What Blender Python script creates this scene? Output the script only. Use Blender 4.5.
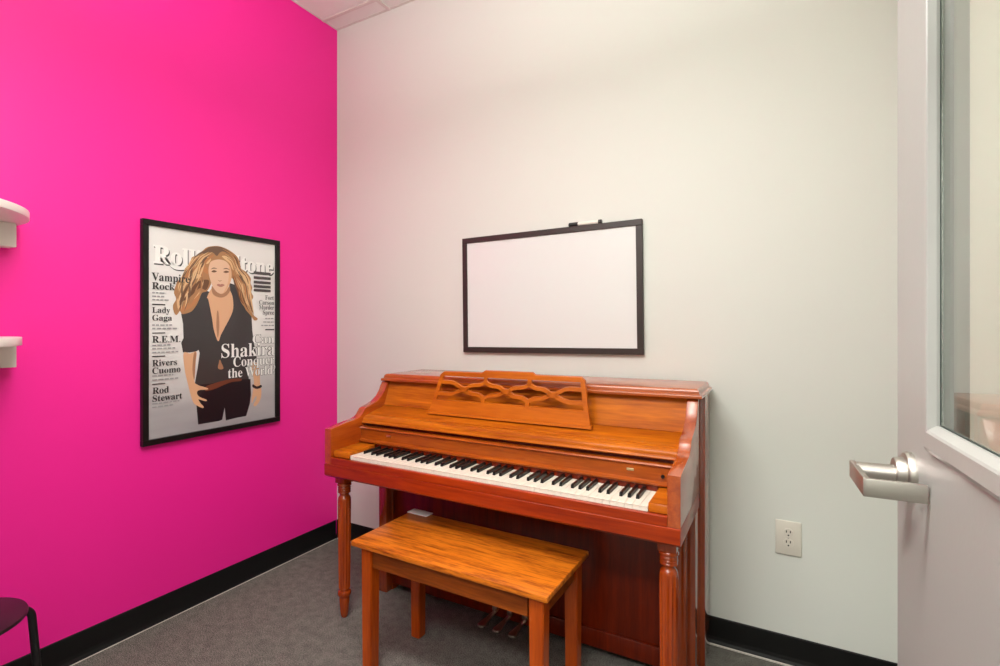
import bpy, bmesh, math, random
from mathutils import Vector, Matrix, geometry
random.seed(4)
for _o in list(bpy.data.objects): bpy.data.objects.remove(_o)
C = bpy.context.scene.collection
PI = math.pi

# ------------------------------------------------------------------ camera
FPX, HORIZON, YAW = 508.6, 325.0, math.atan(282/508.6)
cam_d = bpy.data.cameras.new('camera'); cam = bpy.data.objects.new('camera', cam_d); C.objects.link(cam)
cam.location = (2.341, -2.201, 1.276); cam.rotation_euler = (PI/2, 0, YAW)
cam_d.sensor_width = 36; cam_d.lens = 36*FPX/1000; cam_d.shift_y = (HORIZON-333)/1000
cam_d.clip_start = .02
bpy.context.scene.camera = cam
# ------------------------------------------------------------------ world, exposure, lights
sc = bpy.context.scene
sc.view_settings.view_transform = 'Standard'; sc.view_settings.look = 'None'
sc.view_settings.gamma = 1; sc.view_settings.use_curve_mapping = False
sc.view_settings.exposure = 0.67
w = bpy.data.worlds.new('world'); sc.world = w; w.use_nodes = True
w.node_tree.nodes['Background'].inputs[0].default_value = (1, .97, .93, 1)
w.node_tree.nodes['Background'].inputs[1].default_value = .3
def area(name, loc, sx, sy, power, col=(1, .98, .96), rot=(0, 0, 0)):
    l = bpy.data.lights.new(name, 'AREA'); l.shape = 'RECTANGLE'; l.size = sx; l.size_y = sy
    l.energy = power; l.color = col
    o = bpy.data.objects.new(name, l); C.objects.link(o); o.location = loc; o.rotation_euler = rot
    return o
area('added_room_downlight', (1.631, -1.633, 2.36), 1.15, .22, 17)  # downward light of the added pendant, out of view
area('added_room_uplight', (1.631, -1.633, 2.43), 1.15, .22, 23, rot=(PI, 0, 0))  # unseen upward light, added to brighten the ceiling
area('added_hall_light', (1.5, -3.35, 2.94), 1.1, .5, 33)  # unseen corridor lights, added to light the room through the doorway
area('added_hall_light', (2.7, -3.35, 2.94), 1.1, .5, 33)

# ------------------------------------------------------------------ materials
M = {}
def nt(name):
    m = bpy.data.materials.new(name); m.use_nodes = True; M[name] = m
    n = m.node_tree; return m, n, n.nodes['Principled BSDF']
def plain(name, col, rough=.5, metal=0, coat=0, bump=0, bscale=200, spec=.5, vary=0):
    m, n, b = nt(name)
    b.inputs['Base Color'].default_value = (*col, 1); b.inputs['Roughness'].default_value = rough
    b.inputs['Metallic'].default_value = metal; b.inputs['Coat Weight'].default_value = coat
    b.inputs['Coat Roughness'].default_value = .08; b.inputs['Specular IOR Level'].default_value = spec
    tc = n.nodes.new('ShaderNodeTexCoord')
    no = n.nodes.new('ShaderNodeTexNoise'); no.inputs['Scale'].default_value = bscale; no.inputs['Detail'].default_value = 3
    n.links.new(tc.outputs['Object'], no.inputs['Vector'])
    if bump:
        bu = n.nodes.new('ShaderNodeBump'); bu.inputs['Strength'].default_value = bump; bu.inputs['Distance'].default_value = .002
        n.links.new(no.outputs['Fac'], bu.inputs['Height']); n.links.new(bu.outputs['Normal'], b.inputs['Normal'])
    if vary:
        mx = n.nodes.new('ShaderNodeMixRGB'); mx.inputs[1].default_value = (*[c*(1-vary) for c in col], 1)
        mx.inputs[2].default_value = (*[min(1, c*(1+vary)) for c in col], 1)
        n.links.new(no.outputs['Fac'], mx.inputs[0]); n.links.new(mx.outputs[0], b.inputs['Base Color'])
    return m
def wood(name, dark, light, axis='x', rough=.3, coat=.22, fine=1.0, croug=.1, contrast=(.3, .7), spec=.22):
    """grain runs along `axis`; noise stretched along it."""
    m, n, b = nt(name)
    tc = n.nodes.new('ShaderNodeTexCoord'); mp = n.nodes.new('ShaderNodeMapping')
    s = {'x': (1.2, 14, 14), 'y': (14, 1.2, 14), 'z': (14, 14, 1.2)}[axis]
    mp.inputs['Scale'].default_value = tuple(v*fine for v in s)
    n.links.new(tc.outputs['Object'], mp.inputs['Vector'])
    a = n.nodes.new('ShaderNodeTexNoise'); a.inputs['Scale'].default_value = 2.2; a.inputs['Detail'].default_value = 5
    a.inputs['Distortion'].default_value = .6
    n.links.new(mp.outputs[0], a.inputs['Vector'])
    f = n.nodes.new('ShaderNodeTexNoise'); f.inputs['Scale'].default_value = 11; f.inputs['Detail'].default_value = 3
    n.links.new(mp.outputs[0], f.inputs['Vector'])
    ad = n.nodes.new('ShaderNodeMixRGB'); ad.inputs[0].default_value = .35
    n.links.new(a.outputs['Fac'], ad.inputs[1]); n.links.new(f.outputs['Fac'], ad.inputs[2])
    cr = n.nodes.new('ShaderNodeValToRGB')
    cr.color_ramp.elements[0].position = contrast[0]; cr.color_ramp.elements[0].color = (*dark, 1)
    cr.color_ramp.elements[1].position = contrast[1]; cr.color_ramp.elements[1].color = (*light, 1)
    n.links.new(ad.outputs[0], cr.inputs[0]); n.links.new(cr.outputs[0], b.inputs['Base Color'])
    b.inputs['Roughness'].default_value = rough; b.inputs['Coat Weight'].default_value = coat
    b.inputs['Coat Roughness'].default_value = croug; b.inputs['Specular IOR Level'].default_value = spec
    bu = n.nodes.new('ShaderNodeBump'); bu.inputs['Strength'].default_value = .08; bu.inputs['Distance'].default_value = .001
    n.links.new(f.outputs['Fac'], bu.inputs['Height']); n.links.new(bu.outputs['Normal'], b.inputs['Normal'])
    return m
plain('pink_paint', (.96, .018, .325), .45, bump=.15, bscale=350, spec=.35)
plain('white_paint', (.705, .723, .675), .5, bump=.12, bscale=300, spec=.35)
plain('ceiling_tile', (.84, .87, .82), .85, bump=.4, bscale=500)
plain('grid_paint', (.72, .72, .66), .5)
plain('base_rubber', (.006, .006, .006), .45, spec=.3)
plain('toe_glint', (.62, .58, .52), .4)
plain('shelf_white', (.80, .76, .70), .35)
plain('door_paint', (.34, .345, .32), .32, bump=.05, bscale=120)
plain('nickel', (.46, .43, .39), .42, metal=1)
plain('gasket', (.01, .025, .02), .4)
plain('black_frame', (.008, .006, .006), .35, spec=.3)
plain('brown_black_frame', (.030, .020, .016), .4)
plain('board_white', (.74, .76, .745), .22, coat=.2)
plain('plastic_black', (.01, .01, .01), .35)
plain('plastic_white', (.80, .78, .70), .35)
plain('outlet_ivory', (.70, .66, .58), .35)
plain('slot_dark', (.03, .025, .02), .6)
plain('ivory_key', (.86, .80, .68), .2, coat=.5)
plain('ebony_key', (.006, .005, .005), .3, spec=.3)
plain('brass', (.75, .60, .32), .3, metal=1)
plain('pedal_metal', (.55, .50, .42), .3, metal=1)
plain('felt_red', (.18, .012, .008), .9)
plain('seat_black', (.020, .009, .012), .38)
plain('tube_black', (.006, .006, .007), .3)
plain('paper_white', (.75, .73, .70), .6)
wood('wood_top', (.26, .045, .003), (.60, .160, .006), 'x', coat=.14, spec=.1)
wood('wood_name', (.20, .030, .002), (.46, .095, .006), 'x', coat=.25)
wood('wood_front_shaded', (.20, .013, .001), (.40, .040, .002), 'x', coat=.3)  # same piano finish, with the shade on key bed and slip coloured in
wood('wood_shaded', (.07, .005, .0006), (.20, .016, .0014), 'z')  # same piano finish, darkened to paint in the shade below the key bed
wood('wood_leg', (.20, .020, .0015), (.42, .060, .0035), 'z', rough=.2, coat=1, croug=.1)
wood('wood_side', (.20, .024, .002), (.38, .058, .004), 'z', rough=.15, coat=1, croug=.08)
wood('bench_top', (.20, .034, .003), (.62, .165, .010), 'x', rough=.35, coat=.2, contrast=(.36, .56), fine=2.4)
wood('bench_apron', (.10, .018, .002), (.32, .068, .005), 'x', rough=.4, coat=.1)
wood('bench_leg', (.26, .032, .0015), (.50, .082, .004), 'z', rough=.28, coat=.35)
wood('wood_arm', (.26, .032, .002), (.48, .085, .005), 'y', rough=.25, coat=1, croug=.12, spec=.5)
M['wood_arm'].node_tree.nodes['Principled BSDF'].inputs['Coat IOR'].default_value = 1.75
M['wood_side'].node_tree.nodes['Principled BSDF'].inputs['Coat IOR'].default_value = 1.75
wood('wood_lid', (.26, .040, .003), (.48, .100, .007), 'x', coat=1, croug=.16)
wood('wood_desk', (.36, .070, .003), (.58, .145, .007), 'x', coat=.2, spec=.15)
plain('beige_paint', (.60, .64, .52), .5, bump=.12, bscale=300, spec=.35)
# carpet
m, n, b = nt('carpet')
tc = n.nodes.new('ShaderNodeTexCoord')
v1 = n.nodes.new('ShaderNodeTexNoise'); v1.inputs['Scale'].default_value = 260; v1.inputs['Detail'].default_value = 4
v2 = n.nodes.new('ShaderNodeTexNoise'); v2.inputs['Scale'].default_value = 28; v2.inputs['Detail'].default_value = 4
n.links.new(tc.outputs['Object'], v1.inputs['Vector']); n.links.new(tc.outputs['Object'], v2.inputs['Vector'])
mx = n.nodes.new('ShaderNodeMixRGB'); mx.inputs[0].default_value = .18
n.links.new(v1.outputs['Fac'], mx.inputs[1]); n.links.new(v2.outputs['Fac'], mx.inputs[2])
cr = n.nodes.new('ShaderNodeValToRGB')
cr.color_ramp.elements[0].position = .38; cr.color_ramp.elements[0].color = (.055, .054, .046, 1)
cr.color_ramp.elements[1].position = .66; cr.color_ramp.elements[1].color = (.30, .285, .25, 1)
n.links.new(mx.outputs[0], cr.inputs[0]); n.links.new(cr.outputs[0], b.inputs['Base Color'])
b.inputs['Roughness'].default_value = .95; b.inputs['Specular IOR Level'].default_value = .1
bu = n.nodes.new('ShaderNodeBump'); bu.inputs['Strength'].default_value = .6; bu.inputs['Distance'].default_value = .004
n.links.new(v1.outputs['Fac'], bu.inputs['Height']); n.links.new(bu.outputs['Normal'], b.inputs['Normal'])
# glass
m, n, b = nt('clear_glass')
b.inputs['Base Color'].default_value = (.93, .97, .94, 1); b.inputs['Roughness'].default_value = 0
b.inputs['Transmission Weight'].default_value = 1; b.inputs['IOR'].default_value = 1.5
# lamp diffuser
m, n, b = nt('lamp_diffuser')
b.inputs['Emission Color'].default_value = (1, .97, .92, 1); b.inputs['Emission Strength'].default_value = 3
# printed background of the magazine cover (a printed grey backdrop with soft bands)
m, n, b = nt('print_backdrop')
tc = n.nodes.new('ShaderNodeTexCoord'); sp = n.nodes.new('ShaderNodeSeparateXYZ'); n.links.new(tc.outputs['Object'], sp.inputs[0])
no = n.nodes.new('ShaderNodeTexNoise'); no.inputs['Scale'].default_value = 2; mp = n.nodes.new('ShaderNodeMapping')
mp.inputs['Scale'].default_value = (1, 1, 5); n.links.new(tc.outputs['Object'], mp.inputs[0]); n.links.new(mp.outputs[0], no.inputs['Vector'])
ma = n.nodes.new('ShaderNodeMath'); ma.operation = 'MULTIPLY_ADD'; ma.inputs[1].default_value = .25
n.links.new(no.outputs['Fac'], ma.inputs[0]); n.links.new(sp.outputs['Z'], ma.inputs[2])
cr = n.nodes.new('ShaderNodeValToRGB')
cr.color_ramp.elements[0].position = .15; cr.color_ramp.elements[0].color = (.36, .33, .35, 1)
cr.color_ramp.elements[1].position = .60; cr.color_ramp.elements[1].color = (.80, .77, .76, 1)
n.links.new(ma.outputs[0], cr.inputs[0]); n.links.new(cr.outputs[0], b.inputs['Base Color'])
b.inputs['Roughness'].default_value = .35; b.inputs['Coat Weight'].default_value = .3
INK = {'k': (.03, .026, .028), 'w': (.90, .88, .86), 's': (.33, .32, .33), 'b': (.07, .06, .06), 'g': (.14, .13, .13), 'sh': (.05, .05, .055),
       'shirt': (.040, .033, .035), 'jeans': (.010, .006, .009), 'skin': (.72, .40, .235), 'skin_d': (.40, .19, .10), 'face': (.76, .48, .33),
       'hair': (.42, .20, .085), 'hair_l': (.74, .47, .25), 'hair_d': (.15, .06, .025), 'hair_o': (.50, .20, .075), 'belt': (.16, .04, .018), 'lip': (.45, .17, .13), 'hairtop': (.16, .085, .05)}
for k, c in INK.items(): plain('ink_'+k, c, .35, coat=.3)

# ------------------------------------------------------------------ helpers
def add_box(bm, x0, x1, y0, y1, z0, z1, bev=0, seg=2):
    t = bmesh.new()
    vs = [t.verts.new((x, y, z)) for x in (x0, x1) for y in (y0, y1) for z in (z0, z1)]
    for f in ((0,1,3,2),(4,6,7,5),(0,4,5,1),(2,3,7,6),(0,2,6,4),(1,5,7,3)): t.faces.new([vs[i] for i in f])
    if bev: bmesh.ops.bevel(t, geom=list(t.edges), offset=bev, segments=seg, affect='EDGES', profile=.5)
    merge(bm, t)
def merge(bm, t):
    me = bpy.data.meshes.new('tmp'); bmesh.ops.recalc_face_normals(t, faces=t.faces); t.to_mesh(me); t.free()
    bm.from_mesh(me); bpy.data.meshes.remove(me)
def add_prism(bm, poly, a0, a1, axis='x', bev=0, seg=2):
    """extrude a 2D polygon: axis x -> poly is (y,z); y -> (x,z); z -> (x,y)."""
    t = bmesh.new()
    def P(p, a): return {'x': (a, p[0], p[1]), 'y': (p[0], a, p[1]), 'z': (p[0], p[1], a)}[axis]
    A = [t.verts.new(P(p, a0)) for p in poly]; B = [t.verts.new(P(p, a1)) for p in poly]
    f0 = t.faces.new(A); f1 = t.faces.new(B[::-1])
    k = len(poly)
    for i in range(k): t.faces.new((A[i], B[i], B[(i+1) % k], A[(i+1) % k]))
    bmesh.ops.recalc_face_normals(t, faces=t.faces)
    if bev:
        ed = [e for e in t.edges if (e.verts[0] in A) == (e.verts[1] in A)]
        bmesh.ops.bevel(t, geom=ed, offset=bev, segments=seg, affect='EDGES', profile=.5)
    merge(bm, t)
def add_lathe(bm, prof, cx, cy, seg=32, flute=None, axis='z'):
    """prof: (r,z) list; flute: (z0,z1,count,depth)."""
    t = bmesh.new(); rings = []
    for r, z in prof:
        ring = []
        for i in range(seg):
            a = 2*PI*i/seg; rr = r
            if flute and flute[0] <= z <= flute[1]: rr = r - flute[3]*(.5-.5*math.cos(a*flute[2]))
            if axis == 'z': p = (cx+rr*math.cos(a), cy+rr*math.sin(a), z)
            elif axis == 'x': p = (z, cx+rr*math.cos(a), cy+rr*math.sin(a))
            else: p = (cx+rr*math.cos(a), z, cy+rr*math.sin(a))
            ring.append(t.verts.new(p))
        rings.append(ring)
    for a, b in zip(rings, rings[1:]):
        for i in range(seg): t.faces.new((a[i], a[(i+1) % seg], b[(i+1) % seg], b[i]))
    t.faces.new(rings[0][::-1]); t.faces.new(rings[-1])
    merge(bm, t)
def add_tube(bm, pts, r, seg=14):
    t = bmesh.new(); pts = [Vector(p) for p in pts]; rings = []; ref = None
    for i, p in enumerate(pts):
        d = (pts[min(i+1, len(pts)-1)]-pts[max(i-1, 0)]).normalized()
        if ref is None: ref = d.orthogonal().normalized()
        u = (ref-d*ref.dot(d)).normalized(); ref = u; v = d.cross(u)
        rings.append([t.verts.new(p+r*(u*math.cos(2*PI*k/seg)+v*math.sin(2*PI*k/seg))) for k in range(seg)])
    for a, b in zip(rings, rings[1:]):
        for i in range(seg): t.faces.new((a[i], a[(i+1) % seg], b[(i+1) % seg], b[i]))
    t.faces.new(rings[0][::-1]); t.faces.new(rings[-1])
    merge(bm, t)
def obj(name, bm, mats, parent=None, smooth=None, origin=None):
    """one mesh object; vertices are in world space and are moved to the parent's origin."""
    bmesh.ops.recalc_face_normals(bm, faces=bm.faces) if smooth != 'raw' else None
    me = bpy.data.meshes.new(name); bm.to_mesh(me); bm.free()
    for mm in (mats if isinstance(mats, (list, tuple)) else [mats]): me.materials.append(M[mm] if isinstance(mm, str) else mm)
    o = bpy.data.objects.new(name, me); C.objects.link(o)
    org = Vector(origin) if origin is not None else Vector((0, 0, 0))
    if parent is not None:
        o.parent = parent; org = Vector(parent.get('_org', (0, 0, 0)))
        root = parent
        while root.parent: root = root.parent
        org = Vector(ORG[root.name])
    else:
        o.location = org; ORG[o.name] = tuple(org)
    me.transform(Matrix.Translation(-org))
    if smooth and smooth != 'raw':
        for p in me.polygons: p.use_smooth = True
        try: me.set_sharp_from_angle(angle=math.radians(smooth))
        except Exception: pass
    return o
ORG = {}
def thing(name, label, cat, loc, group=None):
    o = bpy.data.objects.new(name, None); C.objects.link(o); o.location = loc; ORG[o.name] = tuple(loc)
    o.empty_display_size = .1
    return tag(o, label, cat, group)
def tag(o, label=None, cat=None, group=None):
    if label: o['label'] = label
    if cat: o['category'] = cat
    if group: o['group'] = group
    return o
def struct(name, bm, m, smooth=None):
    o = obj(name, bm, m, smooth=smooth); o['kind'] = 'structure'; return o
def B(): return bmesh.new()
# ------------------------------------------------------------------ room shell
XR, YF, H = 2.72, -2.10, 3.05
bm = B(); add_box(bm, -.12, 3.9, -5.2, .12, -.08, 0); struct('floor', bm, 'carpet')
bm = B(); add_box(bm, -.12, 0, YF-.12, .12, 0, H+.1); struct('wall_left', bm, 'pink_paint')
bm = B(); add_box(bm, 0, XR+.12, 0, .12, 0, H+.1); struct('wall_back', bm, 'white_paint')
bm = B(); add_box(bm, XR, XR+.12, YF-.12, 0, 0, H+.1); struct('wall_right', bm, 'beige_paint')
DX0, DX1, DH = 1.58, 2.565, 2.16
bm = B()
add_box(bm, 0, DX0, YF-.12, YF, 0, H+.1); add_box(bm, DX1, XR, YF-.12, YF, 0, H+.1); add_box(bm, DX0, DX1, YF-.12, YF, DH, H+.1)
struct('wall_front', bm, 'white_paint')
# door frame round the opening
bm = B()
add_box(bm, DX0-.04, DX0+.02, YF-.135, YF+.015, 0, DH+.04, .003); add_box(bm, DX1-.012, DX1+.04, YF-.135, YF+.015, 0, DH+.04, .003)
add_box(bm, DX0+.02, DX1-.012, YF-.135, YF+.015, DH-.02, DH+.04, .003)
struct('trim_1', bm, 'door_paint')
# corridor beyond the doorway, where the camera stands
bm = B(); add_box(bm, -.12, 3.9, -5.2, -5.08, 0, 3.1); struct('wall_corridor_far', bm, 'white_paint')
bm = B(); add_box(bm, -.12, 0, -5.08, YF-.12, 0, 3.1); struct('wall_corridor_left', bm, 'white_paint')
bm = B(); add_box(bm, 3.78, 3.9, -5.08, YF-.12, 0, 3.1); struct('wall_corridor_right', bm, 'white_paint')
bm = B(); add_box(bm, XR+.12, 3.9, YF-.12, YF, 0, 3.1); struct('wall_corridor_front', bm, 'white_paint')
# ceiling: tiles laid in a metal T grid
bm = B(); add_box(bm, 0, XR, YF, 0, H, H+.08); cl = struct('ceiling', bm, 'ceiling_tile')
bm = B(); add_box(bm, 0, 3.78, -5.08, YF-.12, 2.98, 3.08); struct('ceiling_corridor', bm, 'ceiling_tile')
bm = B()
gx = [.411+.61*k for k in range(4)]; gy = [-.108-.61*k for k in range(4)]
for x in gx: add_box(bm, x-.011, x+.011, YF, 0, H-.006, H, .001, 1)
for y in gy: add_box(bm, 0, XR, y-.011, y+.011, H-.0064, H, .001, 1)
add_box(bm, 0, XR, -.012, 0, H-.004, H-.0002, .001, 1); add_box(bm, 0, .008, YF, -.012, H-.004, H-.0002, .001, 1)
add_box(bm, XR-.02, XR, YF, -.02, H-.02, H-.0002, .001, 1); add_box(bm, .02, XR-.02, YF, YF+.02, H-.02, H-.0002, .001, 1)
struct('trim_2', bm, 'grid_paint')
# cove baseboards, black rubber, and a pale strip painting the light caught by their toe
def cove(h=.108):
    return [(0, 0), (.013, 0), (.012, .006), (.007, .016), (.0045, .03), (.004, h-.004), (.002, h), (0, h)]
def base_wall(name, a0, a1, axis, sign, off):
    bm = B()
    if axis == 'x': add_prism(bm, [(off+sign*p, z) for p, z in cove()], a0, a1, 'x')
    else: add_prism(bm, [(off+sign*p, z) for p, z in cove()], a0, a1, 'y')
    struct(name, bm, 'base_rubber')
base_wall('baseboard_back', .0, XR, 'x', -1, 0)
base_wall('baseboard_left', YF, -.013, 'y', 1, 0)
base_wall('baseboard_right', YF, -.013, 'y', -1, XR)
bm = B(); add_box(bm, 0.02, XR-.02, -.019, -.0128, 0, .006, .001, 1); struct('toe_glint_back', bm, 'toe_glint')
bm = B(); add_box(bm, .0128, .017, YF, -.02, 0, .003, .001, 1); struct('toe_glint_left', bm, 'toe_glint')

# ------------------------------------------------------------------ lamps (fixtures, all unseen and added to light the room)
def troffer(x, y, z, label):
    t = thing('added_ceiling_light', label, 'added ceiling light', (x, y, z))
    bm = B()
    for a, b_, c, d in ((x-.6, x+.6, y-.295, y-.27), (x-.6, x+.6, y+.27, y+.295), (x-.6, x-.575, y-.27, y+.27), (x+.575, x+.6, y-.27, y+.27)):
        add_box(bm, a, b_, c, d, z-.02, z, .002, 1)
    obj('frame', bm, 'grid_paint', t)
    bm = B(); add_box(bm, x-.575, x+.575, y-.27, y+.27, z-.014, z-.004); obj('diffuser', bm, 'lamp_diffuser', t)
t = thing('added_pendant_light', 'long suspended linear lamp, unseen, added to brighten the music room', 'added ceiling light', (1.631, -1.633, 3.05))
bm = B(); add_box(bm, 1.02, 2.24, -1.755, -1.743, 2.375, 2.425, .002); add_box(bm, 1.02, 2.24, -1.523, -1.511, 2.375, 2.425, .002)
add_box(bm, 1.02, 1.032, -1.743, -1.523, 2.375, 2.425, .002); add_box(bm, 2.228, 2.24, -1.743, -1.523, 2.375, 2.425, .002)
obj('housing', bm, 'grid_paint', t)
bm = B(); add_box(bm, 1.033, 2.227, -1.742, -1.524, 2.385, 2.415); obj('diffuser', bm, 'lamp_diffuser', t)
for xx in (1.12, 2.14):
    bm = B(); add_tube(bm, [(xx, -1.749, 2.42), (xx, -1.68, 2.75), (xx, -1.633, 3.046)], .0015, 6); add_tube(bm, [(xx, -1.517, 2.42), (xx, -1.585, 2.75), (xx, -1.633, 3.046)], .0015, 6)
    obj('wire', bm, 'nickel', t)
troffer(1.5, -3.35, 2.98, 'unseen recessed rectangular ceiling light added in the corridor, nearer its left wall')
troffer(2.7, -3.35, 2.98, 'unseen recessed rectangular ceiling light added in the corridor, nearer its right wall')

# ------------------------------------------------------------------ upright piano
PX0, PX1 = .630, 2.085
pn = thing('upright_piano', 'orange-brown wooden upright piano with carved music desk against the white wall', 'piano', (1.357, -.35, 0))
# back frame
bm = B(); add_box(bm, .636, 2.091, -.18, -.035, 0, 1.015, .003); obj('back_frame', bm, 'wood_side', pn, 30)
# lower and upper case sides
prof = [(-.305, .0), (-.18, .0), (-.18, 1.015), (-.285, 1.015), (-.285, .68), (-.285, .628), (-.305, .628)]
for x0, x1, q0, q1 in ((.644, .700, .646, .694), (2.012, 2.075, 2.012, 2.050)):
    bm = B(); add_prism(bm, prof, x0, x1, 'x', .0025); add_box(bm, q0, q1, -.345, -.300, 0, .629, .0025)
    obj('side_panel', bm, 'wood_side', pn, 30)
# kick panel and rails
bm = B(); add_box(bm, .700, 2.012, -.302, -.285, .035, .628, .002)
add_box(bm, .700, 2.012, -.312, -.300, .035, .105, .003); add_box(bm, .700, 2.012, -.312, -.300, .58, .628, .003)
obj('kick_panel', bm, 'wood_shaded', pn, 30)
bm = B(); add_box(bm, .700, 2.012, -.20, -.18, 0, 1.0); obj('inner_back', bm, 'wood_shaded', pn)
# key bed
bm = B()
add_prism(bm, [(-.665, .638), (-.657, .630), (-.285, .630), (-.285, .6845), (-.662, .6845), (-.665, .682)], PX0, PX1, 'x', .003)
obj('key_bed', bm, 'wood_front_shaded', pn, 35)
# arms with the S curved top
arm = [(-.292, 1.015), (-.305, 1.013), (-.318, .996), (-.330, .972), (-.350, .947), (-.380, .927), (-.415, .914), (-.445, .906), (-.460, .900), (-.470, .888),
       (-.480, .874), (-.496, .864), (-.520, .858), (-.560, .853), (-.610, .846), (-.662, .837), (-.662, .686), (-.292, .686)]
for x0, x1 in ((PX0, .668), (2.047, PX1)):
    bm = B(); add_prism(bm, arm, x0, x1, 'x', .002); obj('arm', bm, 'wood_arm', pn, 40)
# key slip with ledge
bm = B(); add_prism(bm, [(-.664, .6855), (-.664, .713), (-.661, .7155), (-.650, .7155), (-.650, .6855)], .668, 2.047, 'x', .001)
obj('key_slip', bm, 'wood_front_shaded', pn, 35)
# key blocks
KX0 = .762; KW = 1.225/52; KX1 = KX0+1.225
for x0, x1 in ((.6685, KX0-.002), (KX1+.002, 2.0465)):
    bm = B(); add_prism(bm, [(-.648, .7165), (-.648, .735), (-.644, .741), (-.495, .745), (-.495, .7165)], x0, x1, 'x', .002)
    obj('key_block', bm, 'wood_top', pn, 35)
bm = B(); add_box(bm, .668, 2.047, -.647, -.285, .686, .7055); obj('key_frame', bm, 'wood_shaded', pn)
# keys
names = [(i+5) % 7 for i in range(52)]           # A0 first: 0=C 1=D 2=E 3=F 4=G 5=A 6=B
black_after = {0, 1, 3, 4, 5}
boff = {0: -.0022, 1: .0022, 3: -.0030, 4: 0, 5: .0030}
BW = .0105
bpos = {}
for i, k in enumerate(names):
    if k in black_after and i < 51: bpos[i] = KX0+(i+1)*KW+boff[k]
for i in range(52):
    a = KX0+i*KW+.0005; b_ = KX0+(i+1)*KW-.0005
    la = bpos[i-1]+BW/2+.0006 if (i-1) in bpos else a
    rb = bpos[i]-BW/2-.0006 if i in bpos else b_
    bm = B()
    poly = [(a, -.645), (b_, -.645), (b_, -.594), (rb, -.594), (rb, -.492), (la, -.492), (la, -.594), (a, -.594)]
    pl = []
    for p in poly:
        if not pl or (abs(p[0]-pl[-1][0])+abs(p[1]-pl[-1][1])) > 1e-6: pl.append(p)
    add_prism(bm, pl, .7268, .7295, 'z', .0004, 1)
    q = [(x, y if y > -.64 else -.643) for x, y in pl]
    add_prism(bm, q, .7058, .7268, 'z')
    obj('white_key', bm, 'ivory_key', pn)
for i, x in bpos.items():
    bm = B()
    add_prism(bm, [(-.592, .7262), (-.5885, .7385), (-.585, .7405), (-.492, .7415), (-.492, .7262)], x-BW/2, x+BW/2, 'x', .0012)
    obj('black_key', bm, 'ebony_key', pn)
bm = B(); add_box(bm, .7625, 1.9865, -.4925, -.486, .706, .7475, .0015); obj('key_felt', bm, 'wood_shaded', pn)
# name board with its beads
bm = B()
add_prism(bm, [(-.492, .7475), (-.498, .750), (-.499, .756), (-.494, .760), (-.486, .763), (-.486, .808), (-.491, .810), (-.494, .814), (-.491, .819), (-.47, .820), (-.455, .820), (-.455, .7475)], .668, 2.047, 'x')
nb = obj('name_board', bm, 'wood_name', pn, 35)
for x in (.832, 1.893):
    bm = B(); add_box(bm, x-.012, x+.012, -.4895, -.486, .786, .794, .0012); o = obj('brass_plate', bm, 'brass', nb)
bm = B()
add_lathe(bm, [(.002, -.492), (.006, -.4915), (.006, -.486)], 2.0, .780, 16, axis='y'); add_lathe(bm, [(.002, -.492), (.006, -.4915), (.006, -.486)], 2.026, .780, 16, axis='y')
o = obj('lock_knob', bm, 'ebony_key', nb, 40)
# rounded fall board
roll = [(-.440, .8705)]
for k in range(9):
    a = PI/2*k/8; roll.append((-.448-.026*math.sin(a), .847+.0215*math.cos(a)))
roll += [(-.480, .842), (-.482, .8375), (-.479, .834), (-.470, .832), (-.455, .832), (-.43, .835), (-.43, .8705)]
bm = B(); add_prism(bm, roll, .6685, 2.0465, 'x'); obj('fall_board', bm, 'wood_top', pn, 40)
bm = B(); add_box(bm, .6685, 2.0465, -.455, -.44, .818, .834); obj('fall_board_rail', bm, 'wood_shaded', pn)
# sloping shelf behind the fall board, and the upper panel
bm = B(); add_prism(bm, [(-.327, .899), (-.330, .8985), (-.434, .8745), (-.4385, .8725), (-.4385, .862), (-.327, .885)], .6685, 2.0465, 'x', .001)
obj('desk_shelf', bm, 'wood_top', pn, 35)
bm = B(); add_prism(bm, [(-.332, .900), (-.290, 1.0145), (-.275, 1.0145), (-.317, .900)], .6685, 2.0465, 'x'); obj('upper_panel', bm, 'wood_top', pn)
# lid
bm = B(); t = bmesh.new(); rings = []
lx0, lx1, ly0, ly1 = .634, 2.098, -.318, -.024
for z, s in ((1.0155, .008), (1.0165, .002), (1.019, 0), (1.026, 0), (1.029, .002), (1.031, .008), (1.033, .010), (1.040, .011), (1.046, .014), (1.050, .019), (1.0515, .026)):
    rings.append([t.verts.new(p) for p in ((lx0+s, ly0+s, z), (lx1-s, ly0+s, z), (lx1-s, ly1-min(s, .004), z), (lx0+s, ly1-min(s, .004), z))])
for a, b_ in zip(rings, rings[1:]):
    for i in range(4): t.faces.new((a[i], a[(i+1) % 4], b_[(i+1) % 4], b_[i]))
t.faces.new(rings[0][::-1]); t.faces.new(rings[-1]); merge(bm, t)
obj('lid', bm, 'wood_lid', pn, 25)
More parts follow.
